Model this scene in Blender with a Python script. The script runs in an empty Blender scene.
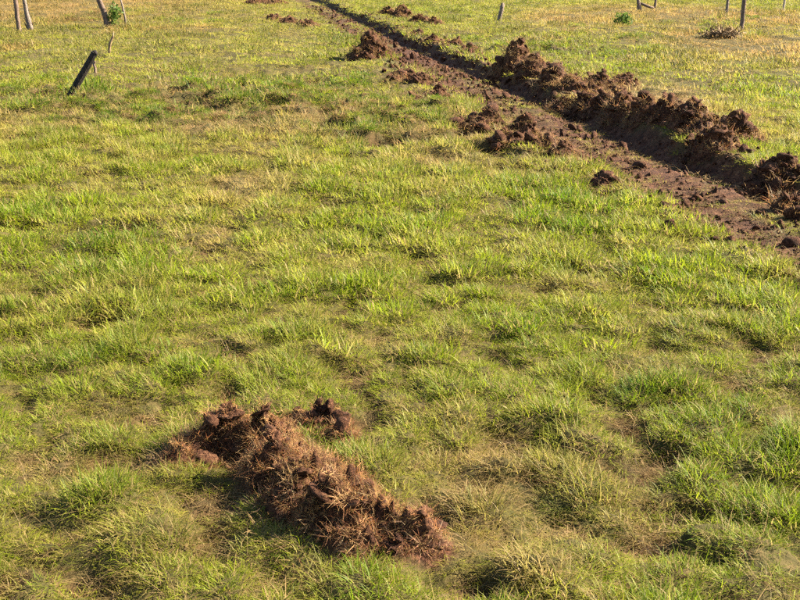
import bpy, math, random
import numpy as np
from mathutils import Vector, Matrix

R = math.radians
# ------------------------------------------------------------------ camera
scene = bpy.context.scene
col = scene.collection
CAM_H, F_PX, PITCH = 3.0, 1099.0, math.atan(345.0 / 1099.0)
cd = bpy.data.cameras.new('camera')
cd.sensor_width = 36.0
cd.lens = 36.0 * F_PX / 800.0
cd.clip_start, cd.clip_end = 0.1, 6000
cam = bpy.data.objects.new('camera', cd)
cam.location = (0, 0, CAM_H)
cam.rotation_euler = (math.pi / 2 - PITCH, 0, 0)
col.objects.link(cam)
scene.camera = cam
# ------------------------------------------------------------------ light
SUN_EL, SUN_AZ = R(33), R(76)          # azimuth from +y towards +x
w = bpy.data.worlds.new('World'); scene.world = w; w.use_nodes = True
nt = w.node_tree; nt.nodes.clear()
sky = nt.nodes.new('ShaderNodeTexSky'); sky.sky_type = 'NISHITA'; sky.sun_disc = False
sky.sun_elevation, sky.sun_rotation = SUN_EL, SUN_AZ
bg = nt.nodes.new('ShaderNodeBackground'); bg.inputs['Strength'].default_value = 0.05
wo = nt.nodes.new('ShaderNodeOutputWorld')
nt.links.new(sky.outputs[0], bg.inputs[0]); nt.links.new(bg.outputs[0], wo.inputs[0])
sl = bpy.data.lights.new('sun', 'SUN'); sl.energy = 5.0; sl.angle = R(0.53); sl.color = (1.0, 0.88, 0.70)
sun = bpy.data.objects.new('sun', sl); col.objects.link(sun)
sd = Vector((math.sin(SUN_AZ) * math.cos(SUN_EL), math.cos(SUN_AZ) * math.cos(SUN_EL), math.sin(SUN_EL)))
sun.rotation_euler = sd.to_track_quat('Z', 'Y').to_euler()
sun.location = sd * 50
vs = scene.view_settings
vs.view_transform = 'Standard'; vs.look = 'None'; vs.gamma = 1.0; vs.exposure = 2.42
scene.cycles.use_light_tree = False
scene.cycles.use_denoising = False
scene.cycles.max_bounces = 4
scene.cycles.diffuse_bounces = 2
scene.cycles.glossy_bounces = 1
scene.cycles.adaptive_threshold = 0.03
scene.cycles.transparent_max_bounces = 4

rng = np.random.default_rng(7)
random.seed(7)

# ------------------------------------------------------------------ numeric helpers
def _hash(ix, iy, seed):
    h = (ix.astype(np.int64) * 374761393 + iy.astype(np.int64) * 668265263 + seed * 1442695041) & 0xffffffff
    h = ((h ^ (h >> 13)) * 1274126177) & 0xffffffff
    return ((h ^ (h >> 16)) & 0xffff) / 65535.0

def noise(x, y, seed=0):
    ix, iy = np.floor(x), np.floor(y)
    fx, fy = x - ix, y - iy
    u, v = fx * fx * (3 - 2 * fx), fy * fy * (3 - 2 * fy)
    def g(dx, dy):
        a = _hash(ix + dx, iy + dy, seed) * 2 * math.pi
        return np.cos(a) * (fx - dx) + np.sin(a) * (fy - dy)
    return ((g(0, 0) * (1 - u) + g(1, 0) * u) * (1 - v) + (g(0, 1) * (1 - u) + g(1, 1) * u) * v) * 1.5

def fbm(x, y, wl, oct=4, seed=0, gain=0.5):
    s, a, t = 0.0, 1.0, 0.0
    for i in range(oct):
        k = 2.0 ** i / wl
        s = s + a * noise(x * k + 17.3 * i, y * k - 9.1 * i, seed + i)
        t += a; a *= gain
    return s / t * 1.4

def ss(a, b, x):
    t = np.clip((x - a) / (b - a), 0, 1)
    return t * t * (3 - 2 * t)

def px(x, y, z=0.0):
    """pixel of the 800x600 photograph -> point on the ground plane z"""
    a, b = (x - 400.0) / F_PX, (300.0 - y) / F_PX
    dy = math.cos(PITCH) + b * math.sin(PITCH)
    dz = -math.sin(PITCH) + b * math.cos(PITCH)
    t = (z - CAM_H) / dz
    return np.array((a * t, dy * t))

# ------------------------------------------------------------------ track layout
_tl = [(905, 326), (850, 297), (780, 259), (735, 233), (696, 207), (654, 192), (605, 170), (540, 136), (447, 90), (400, 66), (363, 42), (325, 18), (295, 2)]
_left = np.array([px(*p) for p in _tl])
# smooth centreline sampled by depth
_ys = _left[:, 1]
_coef = np.polyfit(_ys, _left[:, 0], 3)
def left_x(y):
    yc = np.clip(y, 4, 78)
    return np.polyval(_coef, yc) + (y - yc) * np.polyval(np.polyder(_coef), yc)
TW = 2.05
def track_s(x, y):
    """distance across the track, 0 at the left edge, TW at the foot of the right bank"""
    d = np.polyval(np.polyder(_coef), np.clip(y, 4, 78))
    wob = 0.16 * fbm(x * 0 + y, y * 0 + 3.0, 2.2, 3, 91)
    return (x - left_x(y)) / np.sqrt(1 + d * d) + wob

_S = np.array([-1.5, -0.25, 0.05, 0.35, 0.75, 1.1, 1.28, 1.45, 1.85, 2.02, 2.25, 2.5, 3.4])
_Z = np.array([0.0, 0.02, -0.03, -0.09, -0.05, -0.04, -0.14, -0.24, -0.27, -0.16, 0.10, 0.09, 0.0])

# ------------------------------------------------------------------ zones of colour (world ellipses)
def zone(cx, cy, rx, ry, amp):
    c = px(cx, cy)
    r1 = abs(px(cx + rx, cy)[0] - c[0])
    r2 = abs(px(cx, max(cy - ry, -25))[1] - px(cx, cy + ry)[1]) / 2
    return (c[0], c[1], r1, r2, amp)

def zsum(zs, x, y):
    s = np.zeros_like(x)
    for cx, cy, rx, ry, a in zs:
        k = np.nonzero((np.abs(x - cx) < 2.6 * rx) & (np.abs(y - cy) < 2.6 * ry))[0]
        s[k] += a * np.exp(-((x[k] - cx) / rx) ** 2 - ((y[k] - cy) / ry) ** 2)
    return s

DRY = [zone(60, 6, 130, 14, .8), zone(250, 28, 120, 25, .3), zone(150, 112, 130, 13, .9), zone(300, 130, 160, 20, .3), zone(330, 115, 150, 25, .4),
       zone(650, 96, 60, 14, 1.6), zone(700, 70, 60, 10, .35), zone(735, 45, 70, 12, 1.0), zone(650, 15, 90, 10, .7), zone(560, 22, 40, 8, .55),
       zone(232, 200, 45, 40, .75), zone(120, 325, 60, 30, .4), zone(40, 470, 40, 14, .3), zone(480, 480, 50, 45, .4), zone(120, 588, 50, 16, .5),
       zone(540, 580, 50, 25, .5), zone(410, 410, 30, 15, .4), zone(500, 255, 120, 30, .2), zone(780, 560, 60, 60, .2), zone(560, 140, 30, 8, .5),
       zone(430, 65, 40, 12, .5), zone(790, 130, 40, 12, .5), zone(460, 160, 90, 18, .3)]
LUSH = [zone(60, 290, 110, 35, .7), zone(110, 240, 90, 25, .5), zone(90, 370, 60, 25, .7), zone(560, 205, 70, 25, .5), zone(650, 62, 80, 12, .8),
        zone(430, 10, 60, 6, .6), zone(760, 88, 50, 12, .5), zone(110, 30, 110, 10, .5), zone(330, 330, 90, 40, .35), zone(510, 350, 50, 22, .6),
        zone(660, 285, 45, 15, .6), zone(620, 440, 150, 60, .5), zone(260, 530, 60, 40, .6), zone(60, 440, 60, 30, .4), zone(200, 90, 110, 12, .55),
        zone(720, 380, 120, 60, .35), zone(340, 40, 40, 10, .5)]
BARE_SHADE = [zone(150, 110, 80, 10, .5), zone(75, 188, 30, 5, .6), zone(225, 393, 22, 10, .8), zone(500, 440, 28, 18, .6), zone(480, 490, 36, 24, .55),  # thin brown turf, plus tuft and heap shadows put in as soil-coloured hollows
        zone(95, 460, 26, 13, .8), zone(210, 545, 40, 22, .9), zone(10, 578, 22, 18, .9), zone(290, 585, 40, 16, .6), zone(655, 535, 30, 18, .7),
        zone(120, 585, 40, 14, .6), zone(430, 520, 24, 16, .5), zone(340, 205, 26, 10, .5), zone(500, 585, 28, 14, .7), zone(600, 470, 22, 10, .5),
        zone(390, 100, 60, 10, .5), zone(610, 185, 30, 6, .5), zone(640, 250, 26, 5, .3), zone(40, 470, 24, 10, .6), zone(140, 470, 38, 16, .8)]
PUG = [zone(200, 100, 190, 28, 1.0), zone(420, 125, 110, 30, .8), zone(560, 45, 60, 14, .6), zone(130, 15, 120, 10, .7), zone(730, 20, 90, 14, .7), zone(600, 500, 260, 90, .4)]

_r = np.random.default_rng(77)
LUMPS = []
for cx_, cy_, rx_, ry_, n_ in ((290, 96, 80, 13, 46), (150, 108, 80, 11, 26), (390, 118, 60, 16, 26), (90, 90, 60, 8, 10), (110, 18, 90, 8, 14), (600, 40, 70, 14, 16), (735, 22, 60, 10, 14)):
    for _ in range(n_):
        q_ = px(cx_ + _r.normal() * rx_ * .6, cy_ + _r.normal() * ry_ * .6); f_ = np.clip(q_[1] / 18, .45, 1.25)
        LUMPS.append((q_[0], q_[1], _r.uniform(.15, .34) * f_, _r.uniform(.06, .13) * f_))
def lumps(x, y):
    z = np.zeros_like(x)
    wx, wy = x + .16 * noise(x / .3, y / .3, 33), y + .16 * noise(x / .3, y / .3, 34)
    x, y = wx, wy
    for cx, cy, r, h in LUMPS:
        k = np.nonzero((np.abs(x - cx) < 2.2 * r) & (np.abs(y - cy) < 2.2 * r))[0]
        if len(k):
            d = np.hypot(x[k] - cx, y[k] - cy) / r
            z[k] = np.maximum(z[k], h * (1 - ss(.45, 1.25, d)))
    return z

# ------------------------------------------------------------------ heaps (ridge points: px, py, height m, radius m)
HEAPS = [
 ('long dark heap of dug soil and torn roots in the foreground grass', 'N',
   [(195, 462, .10, .17), (232, 452, .17, .20), (262, 455, .24, .22), (285, 478, .26, .24), (305, 500, .24, .25), (335, 522, .20, .24), (366, 540, .17, .22), (400, 546, .12, .18), (425, 552, .07, .12)]),
 ('small upturned turf lump just behind the foreground soil heap', 'N', [(304, 428, .08, .11), (324, 430, .12, .13), (340, 440, .08, .10)]),
 ('conical brown soil heap standing alone at the left edge of the track', 'F', [(370, 60, .80, .46), (362, 61, .35, .4), (380, 60, .4, .36)]),
 ('crumbled soil heap left of the track, nearest the conical heap', 'F', [(400, 80, .22, .34), (418, 84, .22, .34), (392, 82, .12, .26)]),
 ('pair of rounded soil lumps in yellow grass below the crumbled heap', 'F', [(413, 104, .26, .25), (436, 103, .28, .27)]),
 ('broken clump of soil left of the track midway down its length', 'F', [(478, 132, .20, .28), (492, 128, .22, .26), (466, 128, .10, .25)]),
 ('widest dark soil heap on the left verge, just below the broken clump', 'F', [(522, 138, .34, .28), (510, 148, .2, .3), (545, 152, .2, .3), (565, 158, .14, .28)]),
 ('small dark soil lump alone on the left edge nearest the camera', 'F', [(607, 182, .15, .18), (600, 184, .1, .16)]),
 ('flat reddish soil lump left of the track near the top', 'F', [(308, 26, .28, .5), (290, 22, .2, .5), (275, 20, .22, .4)]),
 ('far low soil heap on the left verge at the top edge', 'F', [(258, 4, .3, .9), (275, 5, .25, .8)]),
 ('far jumble of soil heaps right of the track at the top', 'F', [(388, 16, .45, .45), (402, 18, .6, .5), (420, 22, .4, .5), (434, 25, .3, .35)]),
 ('low strip of clods right of the track below the far jumble', 'F', [(433, 42, .18, .3), (455, 46, .2, .3), (470, 52, .15, .3), (415, 36, .12, .3)]),
 ('tallest dark soil heap on the right bank with a peaked top', 'F', [(517, 74, .85, .42), (500, 74, .4, .36), (535, 80, .55, .45), (555, 88, .5, .42), (575, 92, .36, .38), (592, 94, .26, .3)]),
 ('low brown soil heap in straw behind the right bank', 'F', [(598, 84, .26, .3), (624, 86, .3, .3), (612, 87, .2, .3)]),
 ('broken soil ridge on the right bank below the tallest heap', 'F', [(582, 105, .3, .3), (600, 110, .34, .3), (560, 100, .2, .3), (620, 117, .3, .3)]),
 ('long jagged soil ridge on the right bank with straw behind', 'F', [(622, 114, .42, .28), (645, 124, .46, .32), (668, 128, .56, .36), (690, 134, .5, .36), (708, 140, .4, .34)]),
 ('dark lumpy soil heap between the jagged ridge and rounded heap', 'F', [(718, 152, .42, .28), (733, 142, .5, .3), (705, 150, .3, .26), (745, 140, .25, .3)]),
 ('rounded dark soil heap with straw on its back at right bank', 'F', [(768, 178, .44, .30), (780, 178, .3, .26), (755, 180, .22, .22)]),
 ('dark soil heap cut by the right edge of the picture', 'F', [(795, 206, .36, .26), (820, 214, .4, .34), (850, 228, .35, .3)]),
]
HW = []
for lab, k, pts in HEAPS:
    HW.append(np.array([[*px(a, b), h * (.88 if k == 'N' else .95), r * (1.06 if k == 'N' else 1.0)] for a, b, h, r in pts]))

def heap_h(P, x, y, seed):
    """bare heap profile above the ground"""
    wx = x + 0.09 * fbm(x, y, .35, 3, seed) ; wy = y + 0.09 * fbm(x, y, .35, 3, seed + 7)
    h = np.zeros_like(x)
    for cx, cy, hh, r in P:
        q = np.sqrt((wx - cx) ** 2 + (wy - cy) ** 2) / r
        h = np.maximum(h, hh * np.clip(1.08 - 0.82 * q ** 1.35, 0, 1.02))
    return h

def heap_mask(x, y, pad=0.0):
    m = np.zeros_like(x)
    for P in HW:
        g = P[:, 3].max() * 1.2 + pad
        k = np.nonzero((x > P[:, 0].min() - g) & (x < P[:, 0].max() + g) & (y > P[:, 1].min() - g) & (y < P[:, 1].max() + g))[0]
        if not len(k): continue
        for cx, cy, hh, r in P:
            q = np.sqrt((x[k] - cx) ** 2 + (y[k] - cy) ** 2) / (r + pad)
            m[k] = np.maximum(m[k], 1 - ss(0.75, 1.15, q))
    return m

# ------------------------------------------------------------------ terrain
def soil_mask(x, y):
    s = track_s(x, y)
    n = fbm(x, y, .55, 4, 31)
    a = ss(-0.18, 0.12, s + .25 * n) * (1 - ss(2.0, 2.5, s + .25 * n))
    mid = np.exp(-((s - .95) / .28) ** 2) * ss(-.15, .35, fbm(x, y * .5, 1.4, 3, 47) + .1)
    a = a * (1 - .8 * mid)
    fade = 1 - .35 * ss(40, 75, y)
    return np.clip(a * fade, 0, 1)

def ground(x, y):
    x = np.asarray(x, float); y = np.asarray(y, float)
    near = 1 - ss(60, 160, np.hypot(x, y))
    z = .10 * fbm(x, y, 9, 3, 1) * near
    s = track_s(x, y)
    on = ss(-.3, .1, s) * (1 - ss(2.2, 2.8, s))
    pug = np.clip(zsum(PUG, x, y), 0, 1.2)
    h = fbm(x, y, .6, 3, 85)
    z = z + near * (1 - on) * (.032 * h + .018 * ss(.04, .26, h) - .05 * ss(.2, .4, -h) + .05 * fbm(x, y, .30, 2, 13) + .035 * fbm(x, y, 1.7, 2, 12) + .014 * fbm(x, y, .22, 3, 21))
    z = z + near * (1 - on) * pug * (-.24 * ss(.10, .42, fbm(x, y, .75, 2, 51)) + .15 * ss(.05, .4, fbm(x, y, .55, 2, 57)))
    z = z + lumps(x, y) * (1 - on)
    bare = np.clip(zsum(BARE_SHADE, x, y), 0, 1)
    z = z - .09 * bare * near
    z = z + np.interp(s, _S, _Z) * (1 - ss(90, 140, y))
    z = z + on * near * (.035 * fbm(x, y, .42, 3, 61) + .03 * np.abs(fbm(x, y, .16, 3, 67)) * ss(.1, .4, s) * (1 - ss(1.1, 1.5, s)))
    return z

def spaced(c0, c1, step, up, dn):
    """grid lines: even between c0 and c1, growing outside; up / dn = [(limit, growth), ...]"""
    out = list(np.arange(c0, c1, step))
    for sign, v, segs in ((1, c1, up), (-1, c0, dn)):
        st = step
        for lim, k in segs:
            while (lim - v) * sign > 0:
                out.append(v); st *= 1 + k; v += sign * st
        out.append(v)
    return np.array(sorted(set(out)))

gx = spaced(-3.2, 5.6, .045, [(45, .02), (2500, .25)], [(-45, .02), (-2500, .25)])
gy = spaced(4.2, 8.5, .035, [(110, .0075), (3000, .2)], [(-600, .2)])
X, Y = np.meshgrid(gx, gy)
Z = ground(X.ravel(), Y.ravel())
ny, nx = X.shape

def mesh_np(name, V, Fq, smooth=True):
    me = bpy.data.meshes.new(name)
    V = np.asarray(V, np.float32); Fq = np.asarray(Fq, np.int32)
    n = Fq.shape[1]
    me.vertices.add(len(V)); me.vertices.foreach_set('co', V.ravel())
    me.loops.add(Fq.size); me.loops.foreach_set('vertex_index', Fq.ravel())
    me.polygons.add(len(Fq))
    me.polygons.foreach_set('loop_start', np.arange(0, Fq.size, n, dtype=np.int32))
    me.update(calc_edges=True)
    if smooth: me.polygons.foreach_set('use_smooth', np.ones(len(Fq), bool))
    me.validate()
    return me

def fattr(me, name, arr, typ='FLOAT'):
    a = me.attributes.new(name, typ, 'POINT')
    arr = np.asarray(arr, np.int32 if typ == 'INT' else np.float32)
    a.data.foreach_set({'FLOAT': 'value', 'INT': 'value', 'FLOAT_VECTOR': 'vector', 'FLOAT_COLOR': 'color'}[typ], arr.ravel())

def link(name, data, parent=None, mat=None, **props):
    o = bpy.data.objects.new(name, data)
    col.objects.link(o)
    if parent is not None: o.parent = parent
    if mat is not None and data is not None and not data.materials: data.materials.append(mat)
    for k, v in props.items(): o[k] = v
    return o

# ------------------------------------------------------------------ materials
def material(name, rough=.95):
    m = bpy.data.materials.new(name); m.use_nodes = True
    t = m.node_tree; b = t.nodes['Principled BSDF']
    b.inputs['Roughness'].default_value = rough
    b.inputs['Specular IOR Level'].default_value = .15
    return m, t, b

def N(t, typ, **kw):
    n = t.nodes.new(typ)
    for k, v in kw.items():
        if k in n.inputs: n.inputs[k].default_value = v
        else: setattr(n, k, v)
    return n

def tex(t, scale, detail=4, rough=.6, vec=None, dist=0.0):
    n = N(t, 'ShaderNodeTexNoise'); n.inputs['Scale'].default_value = scale
    n.inputs['Detail'].default_value = detail; n.inputs['Roughness'].default_value = rough; n.inputs['Distortion'].default_value = dist
    if vec is None: vec = t.nodes.get('geo') or N(t, 'ShaderNodeNewGeometry', name='geo')
    t.links.new(vec.outputs['Position'], n.inputs['Vector'])
    return n

def ramp(t, src, stops):
    r = N(t, 'ShaderNodeValToRGB'); e = r.color_ramp.elements
    while len(e) < len(stops): e.new(.5)
    for i, (p, c) in enumerate(stops): e[i].position = p; e[i].color = (*c, 1)
    t.links.new(src, r.inputs[0]); return r

def mix(t, fac, a, b, typ='MIX'):
    n = N(t, 'ShaderNodeMix', data_type='RGBA', blend_type=typ)
    for s, v in ((n.inputs[0], fac), (n.inputs[6], a), (n.inputs[7], b)):
        if hasattr(v, 'is_linked') or hasattr(v, 'links'): t.links.new(v, s)
        else: s.default_value = v if isinstance(v, float) else (*v, 1)
    return n.outputs[2]

def bump(t, b, src, strength, dist):
    n = N(t, 'ShaderNodeBump'); n.inputs['Strength'].default_value = strength; n.inputs['Distance'].default_value = dist
    t.links.new(src, n.inputs['Height']); t.links.new(n.outputs[0], b.inputs['Normal'])

SOIL_STOPS = [(.37, (.012, .006, .004)), (.46, (.042, .018, .010)), (.55, (.090, .040, .021)), (.66, (.19, .100, .052))]
def soil_color(t):
    n1 = tex(t, 5.5, 6, .68); n2 = tex(t, 42, 3, .6)
    f = N(t, 'ShaderNodeMath', operation='MULTIPLY_ADD'); t.links.new(n2.outputs[0], f.inputs[0]); f.inputs[1].default_value = .5
    g = N(t, 'ShaderNodeMath', operation='MULTIPLY'); t.links.new(n1.outputs[0], g.inputs[0]); g.inputs[1].default_value = .5
    t.links.new(g.outputs[0], f.inputs[2])
    return ramp(t, f.outputs[0], SOIL_STOPS).outputs[0], n2

M = {}
m, t, b = material('soil'); c, n2 = soil_color(t); t.links.new(c, b.inputs['Base Color'])
nb = tex(t, 60, 5, .7); bump(t, b, nb.outputs[0], .9, .025); M['soil'] = m

m, t, b = material('ground')
c, n2 = soil_color(t)
gn = tex(t, 9, 5, .7); gl = tex(t, .35, 4, .6)
th = ramp(t, gn.outputs[0], [(.36, (.018, .014, .006)), (.48, (.04, .032, .012)), (.58, (.08, .055, .024)), (.7, (.16, .10, .05))]).outputs[0]
far = ramp(t, gl.outputs[0], [(.35, (.06, .07, .01)), (.65, (.12, .10, .03))]).outputs[0]
th = mix(t, .35, th, far)
at = N(t, 'ShaderNodeAttribute', attribute_name='soil')
t.links.new(mix(t, at.outputs['Fac'], th, c), b.inputs['Base Color'])
nb = tex(t, 45, 5, .7); bump(t, b, nb.outputs[0], .8, .02); M['ground'] = m

def grass_material(name, trans=.55):
    m, t, b = material(name, .55)
    b.inputs['Specular IOR Level'].default_value = .25
    ti = N(t, 'ShaderNodeAttribute', attribute_name='tint', attribute_type='INSTANCER')
    bl = N(t, 'ShaderNodeAttribute', attribute_name='blade')
    sp = N(t, 'ShaderNodeSeparateColor'); t.links.new(bl.outputs['Color'], sp.inputs[0])
    # some blades are withered, tips and bases are paler than the middle of a blade
    wither = ramp(t, sp.outputs[0], [(.78, (0, 0, 0)), (.95, (.8, .8, .8))]).outputs[0]
    tip = ramp(t, sp.outputs[1], [(0, (.55, .55, .55)), (.25, (0, 0, 0)), (.75, (0, 0, 0)), (1, (.35, .35, .35))]).outputs[0]
    var = ramp(t, sp.outputs[2], [(0, (.7, .72, .7)), (1, (1.25, 1.2, 1.1))]).outputs[0]
    c = mix(t, 1.0, ti.outputs['Color'], var, 'MULTIPLY')
    c = mix(t, tip, c, (.34, .28, .06))
    c = mix(t, wither, c, (.36, .25, .11))
    t.links.new(c, b.inputs['Base Color'])
    tr = N(t, 'ShaderNodeBsdfTranslucent'); t.links.new(c, tr.inputs[0])
    mx = N(t, 'ShaderNodeMixShader'); mx.inputs[0].default_value = trans
    t.links.new(b.outputs[0], mx.inputs[1]); t.links.new(tr.outputs[0], mx.inputs[2])
    t.links.new(mx.outputs[0], t.nodes['Material Output'].inputs[0])
    return m
M['grass'] = grass_material('grass_blade')

def wood(name, stops, scale=9):
    m, t, b = material(name, .85)
    tc = N(t, 'ShaderNodeTexCoord'); mp = N(t, 'ShaderNodeMapping'); mp.inputs['Scale'].default_value = (1, 1, .12)
    t.links.new(tc.outputs['Object'], mp.inputs['Vector'])
    n = N(t, 'ShaderNodeTexNoise'); n.inputs['Scale'].default_value = scale * 4; n.inputs['Detail'].default_value = 5; n.inputs['Roughness'].default_value = .7
    t.links.new(mp.outputs[0], n.inputs['Vector'])
    t.links.new(ramp(t, n.outputs[0], stops).outputs[0], b.inputs['Base Color'])
    bump(t, b, n.outputs[0], .9, .02); return m
M['wood_grey'] = wood('weathered_wood', [(.3, (.06, .045, .035)), (.5, (.16, .125, .10)), (.72, (.30, .25, .20))])
M['wood_dark'] = wood('dark_wood', [(.3, (.010, .009, .008)), (.55, (.028, .023, .02)), (.75, (.10, .085, .07))])  # near-black wood grain, the same on every side
M['wood_pale'] = wood('bleached_wood', [(.3, (.20, .15, .10)), (.5, (.38, .31, .23)), (.72, (.55, .48, .38))])
M['bark'] = wood('bark', [(.3, (.05, .035, .027)), (.5, (.13, .09, .068)), (.72, (.27, .20, .15))], 7)
m, t, b = material('leaf', .5)
n = tex(t, 6, 3, .6); t.links.new(ramp(t, n.outputs[0], [(.3, (.035, .075, .012)), (.7, (.11, .17, .03))]).outputs[0], b.inputs['Base Color'])
tr = N(t, 'ShaderNodeBsdfTranslucent'); tr.inputs[0].default_value = (.12, .19, .03, 1)
mx = N(t, 'ShaderNodeMixShader'); mx.inputs[0].default_value = .35
t.links.new(b.outputs[0], mx.inputs[1]); t.links.new(tr.outputs[0], mx.inputs[2]); t.links.new(mx.outputs[0], t.nodes['Material Output'].inputs[0])
M['leaf'] = m
m, t, b = material('dry_twig', .8)
n = tex(t, 8, 3, .6); t.links.new(ramp(t, n.outputs[0], [(.3, (.10, .065, .04)), (.7, (.30, .21, .11))]).outputs[0], b.inputs['Base Color'])
M['twig'] = m

# ------------------------------------------------------------------ the ground and track
ii = np.arange(ny * nx).reshape(ny, nx)
Fq = np.stack([ii[:-1, :-1], ii[:-1, 1:], ii[1:, 1:], ii[1:, :-1]], -1).reshape(-1, 4)
XF, YF = X.ravel(), Y.ravel()
SM = soil_mask(XF, YF)
SOIL = np.maximum(SM, np.maximum(heap_mask(XF, YF, .05), .75 * np.clip(zsum(BARE_SHADE, XF, YF) * 1.1 - .15 + .5 * fbm(XF, YF, .3, 3, 71), 0, 1)))
SOIL = np.maximum(SOIL, .8 * np.clip(zsum(PUG, XF, YF), 0, 1) * ss(.0, .3, fbm(XF, YF, .75, 2, 51)))
SOIL = np.maximum(SOIL, .45 * ss(.3, .5, -fbm(XF, YF, .6, 3, 85)) * (YF < 30))
Sv = track_s(XF, YF); istrack = (Sv > -.12) & (Sv < 2.3) & (YF < 130) & (YF > 1)
gme = mesh_np('ground', np.stack([XF, YF, Z], -1), Fq)
fattr(gme, 'soil', SOIL)
link('ground', gme, mat=M['ground'], kind='structure')

# ------------------------------------------------------------------ soil heaps
def ico(sub):
    import bmesh
    bm = bmesh.new(); bmesh.ops.create_icosphere(bm, subdivisions=sub, radius=1)
    V = np.array([v.co[:] for v in bm.verts]); F = np.array([[v.index for v in f.verts] for f in bm.faces]); bm.free()
    return V, F
ICO3, ICO2 = ico(3), ico(2)
def clod_mesh(i, base):
    V, F = base
    r_ = np.random.default_rng(100 + i)
    n = r_.normal(size=(11, 3)); n /= np.linalg.norm(n, axis=1)[:, None]
    d = r_.uniform(.42, .95, 11)
    dt = np.maximum(V @ n.T, 1e-3)
    r = np.minimum((d / dt).min(1), 1.15)
    r += .16 * noise(V[:, 0] * 3 + V[:, 2] * 2.1 + i * 9, V[:, 1] * 3 - V[:, 2] * 1.7, 5) + .16 * noise(V[:, 0] * 6 - V[:, 2] * 4, V[:, 1] * 6 + V[:, 2] * 5 + i, 6) + .12 * noise(V[:, 0] * 12 - V[:, 2] * 9, V[:, 1] * 12 + V[:, 2] * 8 + i, 8)
    me = mesh_np('clod', V * r[:, None] * np.array([1.15, 1, .75]), F, smooth=False)
    me.materials.append(M['soil']); return me
CLOD_N = [clod_mesh(i, ICO3) for i in range(8)]
CLOD_F = [clod_mesh(i, ICO2) for i in range(10, 18)]

def blades(n, L0, L1, w, rad, lean0, lean1, seed, segs=3, curl=1.0, wither=0.0):
    """a tuft of curved tapered blades; colour attribute = (withered chance, along blade, variation)"""
    r_ = np.random.default_rng(seed); V, F, C = [], [], []
    for _ in range(n):
        a = r_.uniform(0, 2 * math.pi); rr = rad * math.sqrt(r_.random())
        p = np.array([rr * math.cos(a), rr * math.sin(a), -.012])
        az = a + r_.normal(0, .9); L = r_.uniform(L0, L1); th = r_.uniform(lean0, lean1)
        dth = curl * r_.uniform(.1, .55); wid = w * r_.uniform(.7, 1.25)
        face = az + math.pi / 2 + r_.normal(0, .5)
        side = np.array([math.cos(face), math.sin(face), 0])
        rw = min(1, r_.random() + wither); rv = r_.random(); base = len(V)
        for k in range(segs + 1):
            tt = k / segs
            ww = wid * (1 - tt ** 1.6) * .5
            if k == segs: V.append(p.copy()); C.append((rw, 1, rv, 1))
            else:
                V += [p - side * ww, p + side * ww]; C += [(rw, tt, rv, 1)] * 2
            th += dth
            tcl = min(th, 1.75)
            p = p + (L / segs) * np.array([math.sin(tcl) * math.cos(az), math.sin(tcl) * math.sin(az), math.cos(tcl)])
        for k in range(segs - 1):
            q = base + 2 * k; F += [(q, q + 1, q + 3), (q, q + 3, q + 2)]
        q = base + 2 * (segs - 1); F.append((q, q + 1, q + 2))
    me = mesh_np('grass_tuft', V, F, smooth=False)
    fattr(me, 'blade', C, 'FLOAT_COLOR')
    me.materials.append(M['grass']); return me

TUFTS = bpy.data.collections.new('grass_tufts')      # source shapes, used only through the grass below
SRC = []
def src(me):
    o = bpy.data.objects.new('grass_tuft_%03d' % len(SRC), me); TUFTS.objects.link(o); SRC.append(o); return len(SRC) - 1
NEAR = [src(blades(32, .045, .12, .0046, .08, .0, .75, s)) for s in range(5)]
SHORT = [src(blades(32, .03, .08, .0046, .08, .2, 1.0, s + 10)) for s in range(4)]
STRAW = [src(blades(22, .05, .15, .0042, .09, .7, 1.45, s + 20, curl=.6, wither=.5)) for s in range(4)]
MID = [src(blades(50, .06, .14, .0088, .18, .0, .8, s + 30)) for s in range(5)]
MIDS = [src(blades(42, .05, .16, .0068, .19, .5, 1.4, s + 40, wither=.35)) for s in range(3)]
FAR = [src(blades(54, .06, .16, .017, .38, .0, .9, s + 50)) for s in range(5)]
FARS = [src(blades(50, .06, .18, .014, .38, .5, 1.3, s + 60, wither=.3)) for s in range(3)]
STALK = [src(blades(4, .16, .30, .0026, .05, .05, .5, s + 70, segs=4, curl=.7, wither=.6)) for s in range(3)]
ROOT = [src(blades(20, .04, .14, .0042, .075, .8, 1.55, s + 80, curl=.5)) for s in range(4)]

def gn_instancer():
    g = bpy.data.node_groups.new('scatter_tufts', 'GeometryNodeTree')
    g.interface.new_socket('Geometry', in_out='INPUT', socket_type='NodeSocketGeometry')
    g.interface.new_socket('Geometry', in_out='OUTPUT', socket_type='NodeSocketGeometry')
    a, z = g.nodes.new('NodeGroupInput'), g.nodes.new('NodeGroupOutput')
    iop = g.nodes.new('GeometryNodeInstanceOnPoints')
    ci = g.nodes.new('GeometryNodeCollectionInfo'); ci.inputs['Collection'].default_value = TUFTS
    ci.inputs['Separate Children'].default_value = True; ci.inputs['Reset Children'].default_value = True
    def named(n, t):
        q = g.nodes.new('GeometryNodeInputNamedAttribute'); q.data_type = t; q.inputs['Name'].default_value = n; return q.outputs['Attribute']
    L = g.links.new
    L(a.outputs[0], iop.inputs['Points']); L(ci.outputs[0], iop.inputs['Instance'])
    iop.inputs['Pick Instance'].default_value = True
    L(named('idx', 'INT'), iop.inputs['Instance Index']); L(named('scl', 'FLOAT_VECTOR'), iop.inputs['Scale'])
    e = g.nodes.new('FunctionNodeEulerToRotation'); L(named('rot', 'FLOAT_VECTOR'), e.inputs[0]); L(e.outputs[0], iop.inputs['Rotation'])
    L(iop.outputs[0], z.inputs[0]); return g
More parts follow.
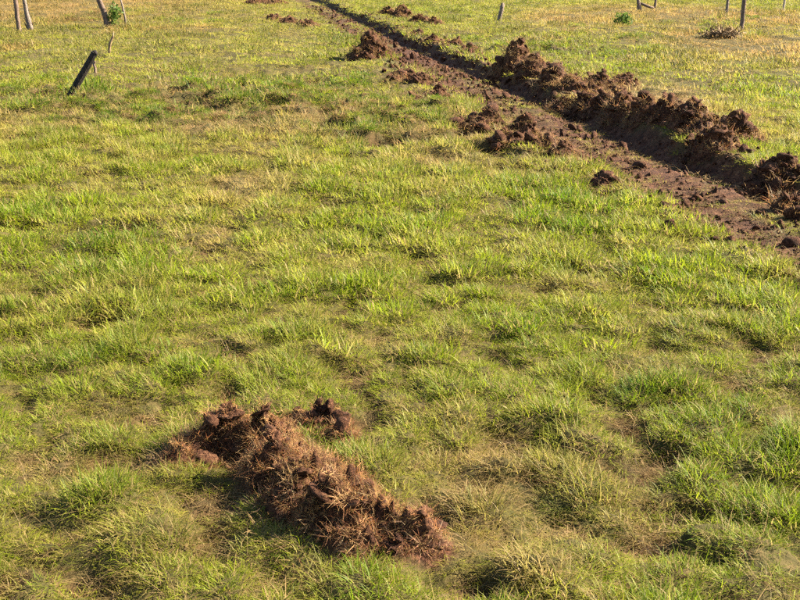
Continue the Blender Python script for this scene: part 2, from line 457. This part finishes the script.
GN = gn_instancer()

def scatter(name, P, rot, scl, idx, tint, parent=None, **props):
    me = bpy.data.meshes.new(name); me.vertices.add(len(P)); me.vertices.foreach_set('co', np.asarray(P, np.float32).ravel())
    fattr(me, 'rot', rot, 'FLOAT_VECTOR'); fattr(me, 'scl', scl, 'FLOAT_VECTOR'); fattr(me, 'idx', idx, 'INT')
    fattr(me, 'tint', np.concatenate([tint, np.ones((len(tint), 1))], 1), 'FLOAT_COLOR')
    o = link(name, me, parent, M['grass'], **props)
    md = o.modifiers.new('tufts', 'NODES'); md.node_group = GN
    return o

def inside(P, x, y, lo):
    return heap_h(P, x, y, 0) > lo

def build_heap(i, label, kind, P):
    nearh = kind == 'N'
    ctr = P[:, :2].mean(0); cz = float(ground(ctr[:1], ctr[1:2])[0])
    root = link('soil_heap', None, label=label, category='soil heap', group='heaps of dug soil')
    root.location = (ctr[0], ctr[1], cz); root.empty_display_size = .1
    pad = P[:, 3].max() * 1.35 + .12
    x0, y0 = P[:, 0].min() - pad, P[:, 1].min() - pad; x1, y1 = P[:, 0].max() + pad, P[:, 1].max() + pad
    dist = ctr[1]; res = .018 if nearh else max(.03, .0022 * dist)
    ax, ay = np.arange(x0, x1, res), np.arange(y0, y1, res)
    A, B = np.meshgrid(ax, ay); fa, fb = A.ravel(), B.ravel()
    h = heap_h(P, fa, fb, 200 + i)
    rough = (1.0 if nearh else .6) * (.55 * fbm(fa, fb, .24, 4, 300 + i, .65) + .4 * np.abs(fbm(fa, fb, .10, 3, 320 + i)) - .15)
    e = ss(0, .12, h)
    zz = ground(fa, fb) + h + e * rough * np.clip(.35 + h, 0, .6) * .8 - .03 * (1 - ss(.0, .05, h))
    keep = (h > .001).reshape(A.shape)
    q = np.arange(A.size).reshape(A.shape)
    kf = keep[:-1, :-1] | keep[1:, 1:] | keep[:-1, 1:] | keep[1:, :-1]
    Fh = np.stack([q[:-1, :-1], q[:-1, 1:], q[1:, 1:], q[1:, :-1]], -1)[kf]
    used = np.unique(Fh); mp = np.zeros(A.size, int); mp[used] = np.arange(len(used))
    me = mesh_np('mound', np.stack([fa - ctr[0], fb - ctr[1], zz - cz], -1)[used], mp[Fh])
    me.polygons.foreach_set('use_smooth', np.zeros(len(me.polygons), bool)) if not nearh else None
    link('mound', me, root, M['soil'])
    # clods lying in the heap
    r_ = np.random.default_rng(900 + i)
    vol = sum(p[3] for p in P)
    n = int(240 if (nearh and len(P) > 4) else 60 if nearh else np.clip(150 * vol, 60, 260))
    cand = np.where(h > .03)[0]
    wgt = .25 + h[cand] / h.max(); pick = r_.choice(cand, n, p=wgt / wgt.sum())
    for k in pick:
        s = min(r_.gamma(1.8, .013) + .014, .085) if nearh else min(r_.gamma(1.7, .022) + .03, .125)
        o = link('clod', (CLOD_N if nearh else CLOD_F)[r_.integers(8)], root)
        o.location = (fa[k] - ctr[0], fb[k] - ctr[1], zz[k] - cz + s * (-.2 if nearh else -.12))
        o.rotation_euler = (r_.normal(0, .6), r_.normal(0, .6), r_.uniform(0, 6.28)); o.scale = s * r_.uniform(.75, 1.35, 3) * np.array((1.1, 1.1, .8))
    # dead roots and torn grass on it
    dens = 1900 if nearh else 220
    area = (h > .02).sum() * res * res; m = int(area * dens)
    pk = r_.choice(np.where(h > .02)[0], m)
    jx, jy = fa[pk] + r_.uniform(-res, res, m), fb[pk] + r_.uniform(-res, res, m)
    zj = zz[pk]
    # follow the slope
    gxx, gyy = np.gradient(zz.reshape(A.shape), res); gxs, gys = gyy.ravel()[pk], gxx.ravel()[pk]
    rot = np.stack([np.arctan(gys) * .8, -np.arctan(gxs) * .8, r_.uniform(0, 6.28, m)], -1)
    cset = np.array([[.32, .15, .075], [.24, .10, .047], [.13, .055, .028], [.44, .26, .125], [.06, .028, .016]])
    tint = cset[r_.integers(0, 5, m)] * r_.uniform(.75, 1.2, (m, 1)) * (1.3 if nearh else 1.0)
    sc = (r_.uniform(.35, .85, m) if nearh else r_.uniform(.7, 1.5, m))
    scatter('dead_grass', np.stack([jx - ctr[0], jy - ctr[1], zj - cz], -1), rot, np.repeat(sc[:, None], 3, 1),
            np.array(ROOT)[r_.integers(0, 4, m)] if nearh else np.array(ROOT + STRAW)[r_.integers(0, 8, m)], tint, root, kind='stuff')
    return root
for i, (lab, kind, pts) in enumerate(HEAPS): build_heap(i, lab, kind, HW[i])

# ------------------------------------------------------------------ loose clods along the track
def loose(n, seed, name, label, group, fn, s0, s1):
    r_ = np.random.default_rng(seed); k = 0; tries = 0
    while k < n and tries < 20000:
        tries += 1
        x, y = fn(r_)
        if heap_mask(np.array([x]), np.array([y]))[0] > .3: continue
        if abs(x) > .42 * y + .5: continue
        s = min(s0 * (1 + r_.gamma(1.2, .6)), s1)
        o = link(name, CLOD_F[r_.integers(8)], label=label, category='soil clod', group=group)
        o.location = (x, y, float(ground(np.array([x]), np.array([y]))[0]) + s * .25)
        o.rotation_euler = r_.uniform(0, 6.28, 3); o.scale = s * r_.uniform(.75, 1.3, 3); k += 1
def on_track(a, b_, y0, y1):
    def f(r_):
        y = y0 * (y1 / y0) ** r_.random(); s = r_.uniform(a, b_)
        return float(left_x(np.array([y]))[0]) + s * 1.01, y
    return f
loose(90, 41, 'soil_clod', 'small loose brown soil clod lying on the bare sunlit track', 'loose clods on the track', on_track(.05, 1.2, 10, 34), .035, .10)
loose(60, 42, 'soil_clod', 'loose dark clod spilled down beside the heaps of the right bank', 'clods along the right bank', on_track(2.0, 3.3, 11.5, 45), .045, .13)
loose(45, 43, 'soil_clod', 'loose soil clod scattered in grass along the left verge of the track', 'clods along the left verge', on_track(-1.0, -.05, 12, 45), .045, .12)

CRUMB = [src(m_) for m_ in CLOD_F[:4]]
def crumbs(n, seed, y0, y1, s0, label):
    r_ = np.random.default_rng(seed)
    y = y0 * (y1 / y0) ** r_.random(n); sa = r_.uniform(-1.1, 3.6, n)
    x = left_x(y) + sa
    p = np.where(sa < 0, np.exp(sa * 2.5) * .8, np.where(sa < 1.3, .9, np.where(sa < 1.95, .25, np.where(sa < 2.6, 1.0, np.exp(-(sa - 2.6) * 2.5)))))
    ok = (r_.random(n) < p) & (fbm(x, y, .7, 3, 97) > -.25) & (np.abs(x) < .42 * y + 1); x, y = x[ok], y[ok]; n = len(x)
    sc = s0 * (1 + r_.gamma(1.2, .6, n)); sc = np.stack([sc * r_.uniform(.8, 1.6, n), sc, sc * .6], -1)
    scatter('soil_crumbs', np.stack([x, y, ground(x, y)], -1), r_.uniform(0, 6.28, (n, 3)), sc, np.array(CRUMB)[r_.integers(0, 4, n)],
            np.full((n, 3), .1), kind='stuff', label=label, category='soil crumbs')
crumbs(9000, 71, 9, 26, .014, 'fine brown soil crumbs strewn over the near track and banks')
crumbs(5000, 72, 24, 70, .03, 'coarse brown soil crumbs strewn over the far track and banks')

# ------------------------------------------------------------------ grass
GREEN = np.array([.070, .150, .006]); LIME = np.array([.235, .290, .010]); YEL = np.array([.37, .305, .075])
TAN = np.array([.36, .26, .125]); BROWN = np.array([.26, .15, .08]); ORANGE = np.array([.36, .215, .085])

def lerp(a, b_, t): return a + (b_ - a) * t[:, None]

def grass_field(name, label, lo, hi, dens, kinds, hmul, seed):
    r_ = np.random.default_rng(seed)
    y1 = hi + 1; W = .41 * y1 + 2.5
    area = 2 * W * (y1 - max(lo - 3, 1.5)); n = int(area * dens)
    x = r_.uniform(-W, W, n); y = r_.uniform(max(lo - 3, 1.5), y1, n)
    ok = np.abs(x) < .41 * y + 2.2
    x, y = x[ok], y[ok]
    d = np.hypot(x, y) + r_.normal(0, .05 * hi, len(x)) * (0 if hi > 60 else 1)
    ok = (d < hi) & (d >= lo)
    x, y = x[ok], y[ok]
    soil = soil_mask(x, y); s = track_s(x, y)
    bare = np.clip(zsum(BARE_SHADE, x, y), 0, 1.1) + .25 * fbm(x, y, .5, 3, 81)
    patch = ss(.12, .45, fbm(x, y, .8, 4, 83)) * .2
    pugp = np.clip(zsum(PUG, x, y), 0, 1) * ss(.0, .3, fbm(x, y, .75, 2, 51)) * .85
    gap = .9 * ss(.34, .5, -fbm(x, y, .6, 3, 85) + .12 * fbm(x, y, .15, 2, 84))
    heap = heap_mask(x, y, .07)
    p = (1 - .93 * ss(.15, .7, soil)) * (1 - .85 * ss(.3, .85, bare)) * (1 - patch) * (1 - pugp) * (1 - gap) * (1 - .97 * heap)
    ok = r_.random(len(x)) < p
    x, y = x[ok], y[ok]; n = len(x)
    s = track_s(x, y); soil = soil_mask(x, y)
    z = ground(x, y)
    clump = fbm(x, y, .6, 3, 85) * .9 + fbm(x, y, .3, 2, 13) * .6
    clump = clump + ss(22, 32, y) * (1.1 * fbm(x, y * .6, 1.5, 3, 89) - .4 * clump); big = fbm(x, y, 3.2, 3, 86); fine = fbm(x, y, .25, 2, 87); streak = fbm(x, y, 1.3, 4, 88)
    lush = np.clip(zsum(LUSH, x, y) + .35 * big + .1, -.3, 1.2)
    dry = np.clip(zsum(DRY, x, y) + .55 * streak + .25 * fine - .35 * lush, -.5, 1.2)
    pug = np.clip(zsum(PUG, x, y), 0, 1)
    bare = np.clip(zsum(BARE_SHADE, x, y), 0, 1)
    patch = ss(.12, .45, fbm(x, y, .8, 4, 83))
    heapn = heap_mask(x, y, .25)
    t = lerp(lerp(np.repeat(LIME[None], n, 0), np.repeat(GREEN[None], n, 0), np.clip(.35 * lush + .75 * clump + .25 * r_.normal(size=n), 0, 1)),
             np.repeat(YEL[None], n, 0), np.clip(.12 + .15 * ss(11, 22, y) + dry * .95 + .25 * patch + .15 * r_.normal(size=n), 0, 1))
    t = lerp(t, np.repeat(TAN[None], n, 0), np.clip(1.6 * (dry - .45) + .25 * r_.normal(size=n), 0, .9))
    oz = np.clip(zsum(ORZ, x, y), 0, 1)
    t = lerp(t, np.repeat(ORANGE[None], n, 0), np.clip(oz * (.8 + .4 * r_.normal(size=n)), 0, .9))
    t = lerp(t, np.repeat(BROWN[None], n, 0), np.clip(.9 * bare + .3 * patch * (r_.random(n) < .4) + .5 * soil + .3 * heapn * (r_.random(n) < .5) + .95 * pug * ss(-.2, .2, streak + .5 * fine) - .1, 0, .9))
    lm = ss(.02, .1, lumps(x, y))
    t = lerp(t, np.repeat(GREEN[None] * np.array([[1.15, 1.0, 1.0]]), n, 0), .8 * lm * (r_.random(n) < .8))
    edge = pug * np.exp(-((fbm(x, y, .75, 2, 51) + .06) / .10) ** 2) * (y < 40)
    t = lerp(t, np.repeat(GREEN[None] * .8, n, 0), np.clip(edge * 1.3 * (r_.random(n) < .75), 0, .9))
    t = lerp(t, np.repeat(np.array([[.075, .085, .018]]), n, 0), .75 * ss(.28, .5, clump) * ss(24, 34, y) * (r_.random(n) < .8))
    t = t * r_.uniform(.82, 1.15, (n, 1))
    hs = hmul * np.clip(.85 + 1.25 * clump + .35 * np.clip(lush, 0, 1) - .35 * np.clip(dry, 0, 1) + .12 * r_.normal(size=n), .3, 2.1)
    hs = np.minimum(hs, 1.55) * (.80 + .32 * ss(.05, .30, clump)) * (1 - .35 * heapn) * (1 + .8 * oz * ss(-.2, .3, big))
    hs = hs * (1 + .5 * edge)
    hs = hs * (1 - .45 * bare) * (1 - .3 * patch) * (1 + pug * .6 * np.clip(clump, -.6, 1)) * (1 - .5 * ss(.05, .4, soil))
    ws = np.clip(.7 + .45 * hs, .8, 1.4)
    dryish = (dry + .35 * r_.normal(size=n) + .5 * bare + .3 * patch) > .5
    A, B, Cc = kinds
    idx = np.where(dryish, np.array(B)[r_.integers(0, len(B), n)], np.array(A)[r_.integers(0, len(A), n)])
    sh = (r_.random(n) < .35) & ~dryish
    idx = np.where(sh, np.array(Cc)[r_.integers(0, len(Cc), n)], idx)
    rot = np.stack([r_.normal(0, .12, n), r_.normal(0, .12, n), r_.uniform(0, 6.28, n)], -1)
    sc = np.stack([ws, ws, hs], -1)
    scatter(name, np.stack([x, y, z], -1), rot, sc, idx, t, kind='stuff', label=label, category='grass')
    return n
ORZ = [zone(40, 4, 170, 16, 1.2), zone(735, 44, 60, 14, 1.4), zone(780, 52, 40, 12, 1.0), zone(660, 14, 90, 10, .9), zone(790, 20, 60, 14, .8), zone(565, 20, 36, 8, 1.0), zone(690, 62, 40, 6, .5), zone(198, 31, 14, 4, 1.1), zone(122, 31, 12, 4, 1.0), zone(156, 31, 10, 3, .8), zone(14, 48, 16, 4, 1.0), zone(90, 21, 40, 4, .6)]
c1 = grass_field('grass', 'short green grass with withered blades around the foreground soil heap', 3.0, 11, 380, (NEAR, STRAW, SHORT), .8, 1)
c2 = grass_field('grass', 'yellow green pasture grass between the foreground and the pugged band', 10.3, 24, 84, (MID, MIDS, MID), 1.0, 2)
c3 = grass_field('grass', 'distant dry and green pasture grass reaching up past the fence posts', 22.8, 105, 10, (FAR, FARS, FAR), 1.0, 3)

# rank dark tufts on the trodden lumps
r_ = np.random.default_rng(19); lp, lt, ls, li = [], [], [], []
for cx, cy, r, h in LUMPS:
    farl = cy > 26; n = int((34 if farl else 95) * math.pi * (r * 1.25) ** 2 * _r.uniform(.4, 1.3)) + 2
    a = r_.uniform(0, 6.28, n); q = r * 1.25 * np.sqrt(r_.random(n)); brown = r_.random() < .3
    for k in range(n):
        lp.append((cx + q[k] * math.cos(a[k]), cy + q[k] * math.sin(a[k])))
        c_ = BROWN if (brown and r_.random() < .6) else GREEN if r_.random() < .7 else LIME
        lt.append(c_ * r_.uniform(.75, 1.15)); sc = r_.uniform(.55, 1.15); ls.append((.75, .75, sc)); li.append((FAR if farl else MID)[r_.integers(5)])
lp = np.array(lp); n = len(lp)
scatter('grass', np.stack([lp[:, 0], lp[:, 1], ground(lp[:, 0], lp[:, 1])], -1), np.stack([r_.normal(0, .2, n), r_.normal(0, .2, n), r_.uniform(0, 6.28, n)], -1),
        np.array(ls), np.array(li), np.array(lt), kind='stuff', label='rank dark green tufts on the trodden lumps of the pugged band', category='grass')

# dead brown litter where the turf is thin, and on the track
def litter(label, lo, hi, dens, kinds, s0, s1, seed):
    r_ = np.random.default_rng(seed); W = .41 * hi + 2.2
    n = int(2 * W * (hi - lo) * dens); x = r_.uniform(-W, W, n); y = r_.uniform(lo, hi, n)
    ok = np.abs(x) < .41 * y + 2; x, y = x[ok], y[ok]
    gap = ss(.15, .45, -fbm(x, y, .6, 3, 85)); bare = np.clip(zsum(BARE_SHADE, x, y), 0, 1); soil = soil_mask(x, y); s = track_s(x, y)
    pugp = np.clip(zsum(PUG, x, y), 0, 1) * ss(.0, .3, fbm(x, y, .75, 2, 51))
    tr_ = soil * (1 - ss(1.2, 1.5, s)) * ss(-.1, .3, fbm(x, y, .6, 3, 98)) * .6
    p = np.maximum.reduce([gap * .9 * (soil < .2), bare, pugp, tr_, .16 + 0 * x]) * (1 - heap_mask(x, y) * .7) * (1 - .9 * ss(1.25, 1.5, s) * (1 - ss(2.1, 2.4, s)))
    ok = r_.random(len(x)) < p; x, y = x[ok], y[ok]; n = len(x)
    cs = np.array([[.26, .15, .07], [.36, .24, .11], [.12, .06, .028], [.05, .028, .014], [.09, .10, .012], [.06, .035, .02]])  # dark browns carry the shade of the turf gaps besides dead straw
    t = cs[r_.integers(0, 6, n)] * r_.uniform(.75, 1.2, (n, 1)); sc = r_.uniform(s0, s1, n)
    scatter('dead_litter', np.stack([x, y, ground(x, y) + .01], -1), np.stack([r_.normal(0, .15, n), r_.normal(0, .15, n), r_.uniform(0, 6.28, n)], -1),
            np.stack([sc, sc, sc * .6], -1), np.array(kinds)[r_.integers(0, len(kinds), n)], t, kind='stuff', label=label, category='dead grass')
litter('brown dead grass litter matted in the gaps of the foreground turf', 3.5, 11, 230, ROOT + STRAW, .7, 1.2, 15)
litter('brown dead grass litter on the track and the pugged pasture band', 11, 32, 70, MIDS + STRAW, .7, 1.3, 16)

# withered standing stalks among the near grass
def stalks(n, seed):
    r_ = np.random.default_rng(seed)
    y = r_.uniform(4.0, 16, n * 3); x = r_.uniform(-1, 1, n * 3) * (.41 * y + 1.5)
    ok = (soil_mask(x, y) < .2) & (heap_mask(x, y) < .2) & (fbm(x, y, 1.1, 3, 95) > -.05); x, y = x[ok][:n], y[ok][:n]; n = len(x)
    t = TAN[None] * r_.uniform(.8, 1.25, (n, 1)); sc = r_.uniform(.5, 1.0, n)
    scatter('dry_stalks', np.stack([x, y, ground(x, y)], -1), np.stack([r_.normal(0, .3, n), r_.normal(0, .3, n), r_.uniform(0, 6.28, n)], -1),
            np.repeat(sc[:, None], 3, 1), np.array(STALK)[r_.integers(0, 3, n)], t, kind='stuff', label='thin withered straw stalks standing among the green grass', category='dry grass')
stalks(1500, 5)

# ------------------------------------------------------------------ posts, trunks and shrubs
def tube(pts, rad, sides=10, seed=0, rough=.08, square=False, cap=True):
    P = [Vector(p) for p in pts]; V, F = [], []
    r_ = np.random.default_rng(seed)
    for k, p in enumerate(P):
        d = (P[min(k + 1, len(P) - 1)] - P[max(k - 1, 0)]).normalized()
        u = d.cross(Vector((0, 1, 0.01))).normalized(); v = d.cross(u)
        for j in range(sides):
            a = 2 * math.pi * (j + .5) / sides
            f = 1 + rough * r_.normal()
            if square: f *= 1 / max(abs(math.cos(a)), abs(math.sin(a))) ** .85
            V.append((p + (u * math.cos(a) + v * math.sin(a)) * rad[k] * f)[:])
    for k in range(len(P) - 1):
        for j in range(sides):
            a, b_ = k * sides + j, k * sides + (j + 1) % sides
            F.append((a, b_, b_ + sides, a + sides))
    me = bpy.data.meshes.new('tube')
    faces = [tuple(f) for f in F]
    if cap: faces += [tuple(range(sides - 1, -1, -1)), tuple((len(P) - 1) * sides + j for j in range(sides))]
    me.from_pydata(V, [], faces); me.update()
    me.polygons.foreach_set('use_smooth', [len(f) == 4 and not square for f in faces])
    return me

def at(pxl, pyl):
    c = px(pxl, pyl); z = float(ground(c[:1], c[1:2])[0])
    return c[0], c[1], z

def leafs(n, ctr, rad, size, seed, stretch=1.0):
    r_ = np.random.default_rng(seed); V, F = [], []
    for _ in range(n):
        d = r_.normal(size=3); d /= np.linalg.norm(d); q = np.array(ctr) + d * np.array(rad) * r_.uniform(.35, 1.08)
        u = r_.normal(size=3); u /= np.linalg.norm(u); v = np.cross(u, r_.normal(size=3)); v /= np.linalg.norm(v)
        s = size * r_.uniform(.6, 1.3); b0 = len(V)
        V += [q, q + u * s * .5 + v * s * .3, q + u * s * 1.2 * stretch, q + u * s * .5 - v * s * .3]; F.append((b0, b0 + 1, b0 + 2, b0 + 3))
    return mesh_np('leaves', V, F, smooth=False)

def post(name, label, base, top_off, r, mat, square=False, group='fence posts', seed=0, parts=True, cat='fence post'):
    x, y, z = base; dx, h = top_off
    root = link(name, None, label=label, category=cat, group=group) if group else link(name, None, label=label, category=cat)
    root.location = (x, y, z); root.empty_display_size = .1
    n = 7; r_ = np.random.default_rng(seed)
    pts = [(dx * k / n + r_.normal(0, .008), r_.normal(0, .008), -.15 + (h + .15) * k / n) for k in range(n + 1)]
    link('shaft', tube(pts, [r * (1.08 - .12 * k / n) for k in range(n + 1)], 8 if square else 10, seed, .06, square), root, mat)
    if parts:
        tx, tz = dx, h
        link('split_top', tube([(tx * .985, 0, tz * .985), (tx + .01, .005, tz + .03), (tx + .02, .01, tz + .055)], [r * .92, r * .7, r * .3], 7, seed + 3, .18), root, mat)
    return root

# px heights -> metres from what one pixel spans at the base
def ppm(y): c = px(400, y)[1]; return F_PX / math.hypot(c, CAM_H)

b0 = at(66, 98)
root = link('leaning_post', None, label='black post leaning steeply to the right in the grass', category='post'); root.location = b0
k = ppm(98); ex, ez = 32 / k, 48 / k
me = tube([(-.08, 0, -.15), (ex * .15, .01, ez * .15), (ex * .4, 0, ez * .4), (ex * .7, .01, ez * .7), (ex, 0, ez)], [.085, .08, .078, .075, .068], 8, 3, .05, True)
link('shaft', me, root, M['wood_dark'])
link('split_top', tube([(ex * .99, 0, ez * .99), (ex + .012, .005, ez + .02), (ex + .03, 0, ez + .045)], [.064, .052, .025], 7, 4, .15), root, M['wood_dark'])

c = at(96, 74); k = ppm(74)
post('stake', 'small stake behind the black leaning post', c, (-.02, 10 / k), .035, M['bark'], group=None, seed=12, cat='stake')
post('fence_post', 'short grey post leaning right above the peaked soil heap', at(498, 22), (.2, 17 / ppm(22)), .10, M['wood_grey'], seed=21)
post('fence_post', 'tall weathered post standing in orange dry grass at right', at(741, 31), (.03, 1.75), .085, M['bark'], seed=22)
post('fence_post', 'thin post left of the tall weathered post at right', at(726, 16), (.02, 1.7), .07, M['wood_grey'], seed=23)
post('fence_post', 'thin brown post beside the fallen log at the top', at(655, 9), (0, 1.7), .07, M['bark'], seed=24)
post('fence_post', 'pale whitish post at the far right of the top edge', at(783, 13), (.02, 1.6), .06, M['wood_pale'], seed=25)
post('fence_post', 'thin dark post at the far left of the top edge', at(19, 32), (-.03, 1.75), .085, M['bark'], seed=26)

# stump with a fallen log
c = at(640, 12); k = ppm(12)
st = link('stump', None, label='dark stump with a snapped side limb near the top edge', category='stump'); st.location = c
link('trunk', tube([(-.05, 0, -.1), (-.06, 0, .15), (-.1, 0, .4), (-.16, 0, .75)], [.17, .14, .12, .09], 9, 31, .12), st, M['bark'])
link('limb', tube([(-.02, 0, .45), (.2, -.02, .38), (.45, 0, .28), (.75, .02, .2)], [.06, .07, .075, .06], 8, 32, .1), st, M['bark'])

# leaning tree with a leafy shoot
c = at(107, 29); k = ppm(29)
tr = link('tree', None, label='leaning bare tree trunk with a green leafy shoot at its foot', category='tree'); tr.location = c
link('trunk', tube([(.12, 0, -.15), (.05, 0, .1), (0, 0, .35), (-.1, 0, .7), (-.24, .02, 1.1), (-.36, .05, 1.6), (-.42, .1, 2.2), (-.6, .1, 2.9)], [.19, .15, .125, .115, .11, .10, .085, .05], 12, 41, .07), tr, M['bark'])
link('limb', tube([(-.36, .05, 1.6), (-.1, .1, 2.0), (.1, .2, 2.5)], [.07, .05, .03], 8, 42, .08), tr, M['bark'])
link('stem', tube([(.72, .4, -.1), (.7, .4, .4), (.62, .4, .9), (.5, .4, 1.5)], [.05, .045, .04, .03], 8, 43, .07), tr, M['wood_grey'])
cr = link('crown', leafs(260, (.38, -.05, .55), (.26, .24, .42), .12, 44), tr, M['leaf'])
link('branch', tube([(.12, 0, .0), (.25, -.03, .35), (.4, -.05, .8)], [.025, .018, .008], 6, 45), tr, M['bark'])

c = at(109, 56); k = ppm(56)
sk = link('broken_branch', None, label='thin crooked dead branch standing below the leaning tree', category='branch'); sk.location = c
link('stick', tube([(0, 0, -.08), (.03, 0, .18), (.06, 0, .34), (.16, .01, .55), (.2, 0, .72)], [.05, .045, .045, .035, .02], 7, 47, .12), sk, M['twig'])
link('side_twig', tube([(.05, 0, .3), (.1, 0, .36), (.13, 0, .4)], [.02, .014, .006], 6, 48, .1), sk, M['twig'])

# pale dead trunk with straw-coloured shoots
c = at(29, 30)
dt = link('dead_tree', None, label='pale dead trunk with twiggy shoots beside the dark left post', category='dead tree'); dt.location = c
link('trunk', tube([(.08, 0, -.1), (.05, 0, .2), (-.04, .02, .7), (-.1, .05, 1.3), (-.16, .05, 1.9)], [.17, .13, .10, .08, .05], 10, 51, .1), dt, M['wood_grey'])
for j in range(7):
    r_ = np.random.default_rng(520 + j); a = r_.uniform(-.3, .3)
    link('shoot', tube([(.05 + a * .3, 0, 0), (.08 + a * .7, r_.normal(0, .05), .3), (.1 + a * 1.1, r_.normal(0, .1), .5 + .4 * r_.random())], [.018, .012, .004], 5, 53 + j), dt, M['twig'])

def shrub(label, pxl, pyl, rad, n, mat, seed, stretch, lf):
    c = at(pxl, pyl); s = link('shrub', None, label=label, category='shrub'); s.location = c
    link('foliage', leafs(n, (0, 0, rad[2] * .75), rad, lf, seed, stretch), s, mat)
    r_ = np.random.default_rng(seed + 1)
    for j in range(5):
        q = r_.normal(0, .5, 2) * rad[0]
        link('stem', tube([(0, 0, -.05), (q[0] * .5, q[1] * .5, rad[2] * .6), (q[0], q[1], rad[2] * 1.2)], [.02, .014, .005], 5, seed + j), s, M['twig'])
shrub('dark green low shrub on the far pasture above the soil ridge', 622, 26, (.42, .4, .34), 420, M['leaf'], 61, 1.3, .11)
shrub('brown withered low shrub beside the tall weathered post', 722, 38, (.75, .5, .22), 600, M['twig'], 64, 2.0, .10)
print('grass tufts', c1, c2, c3, 'ground verts', nx * ny)
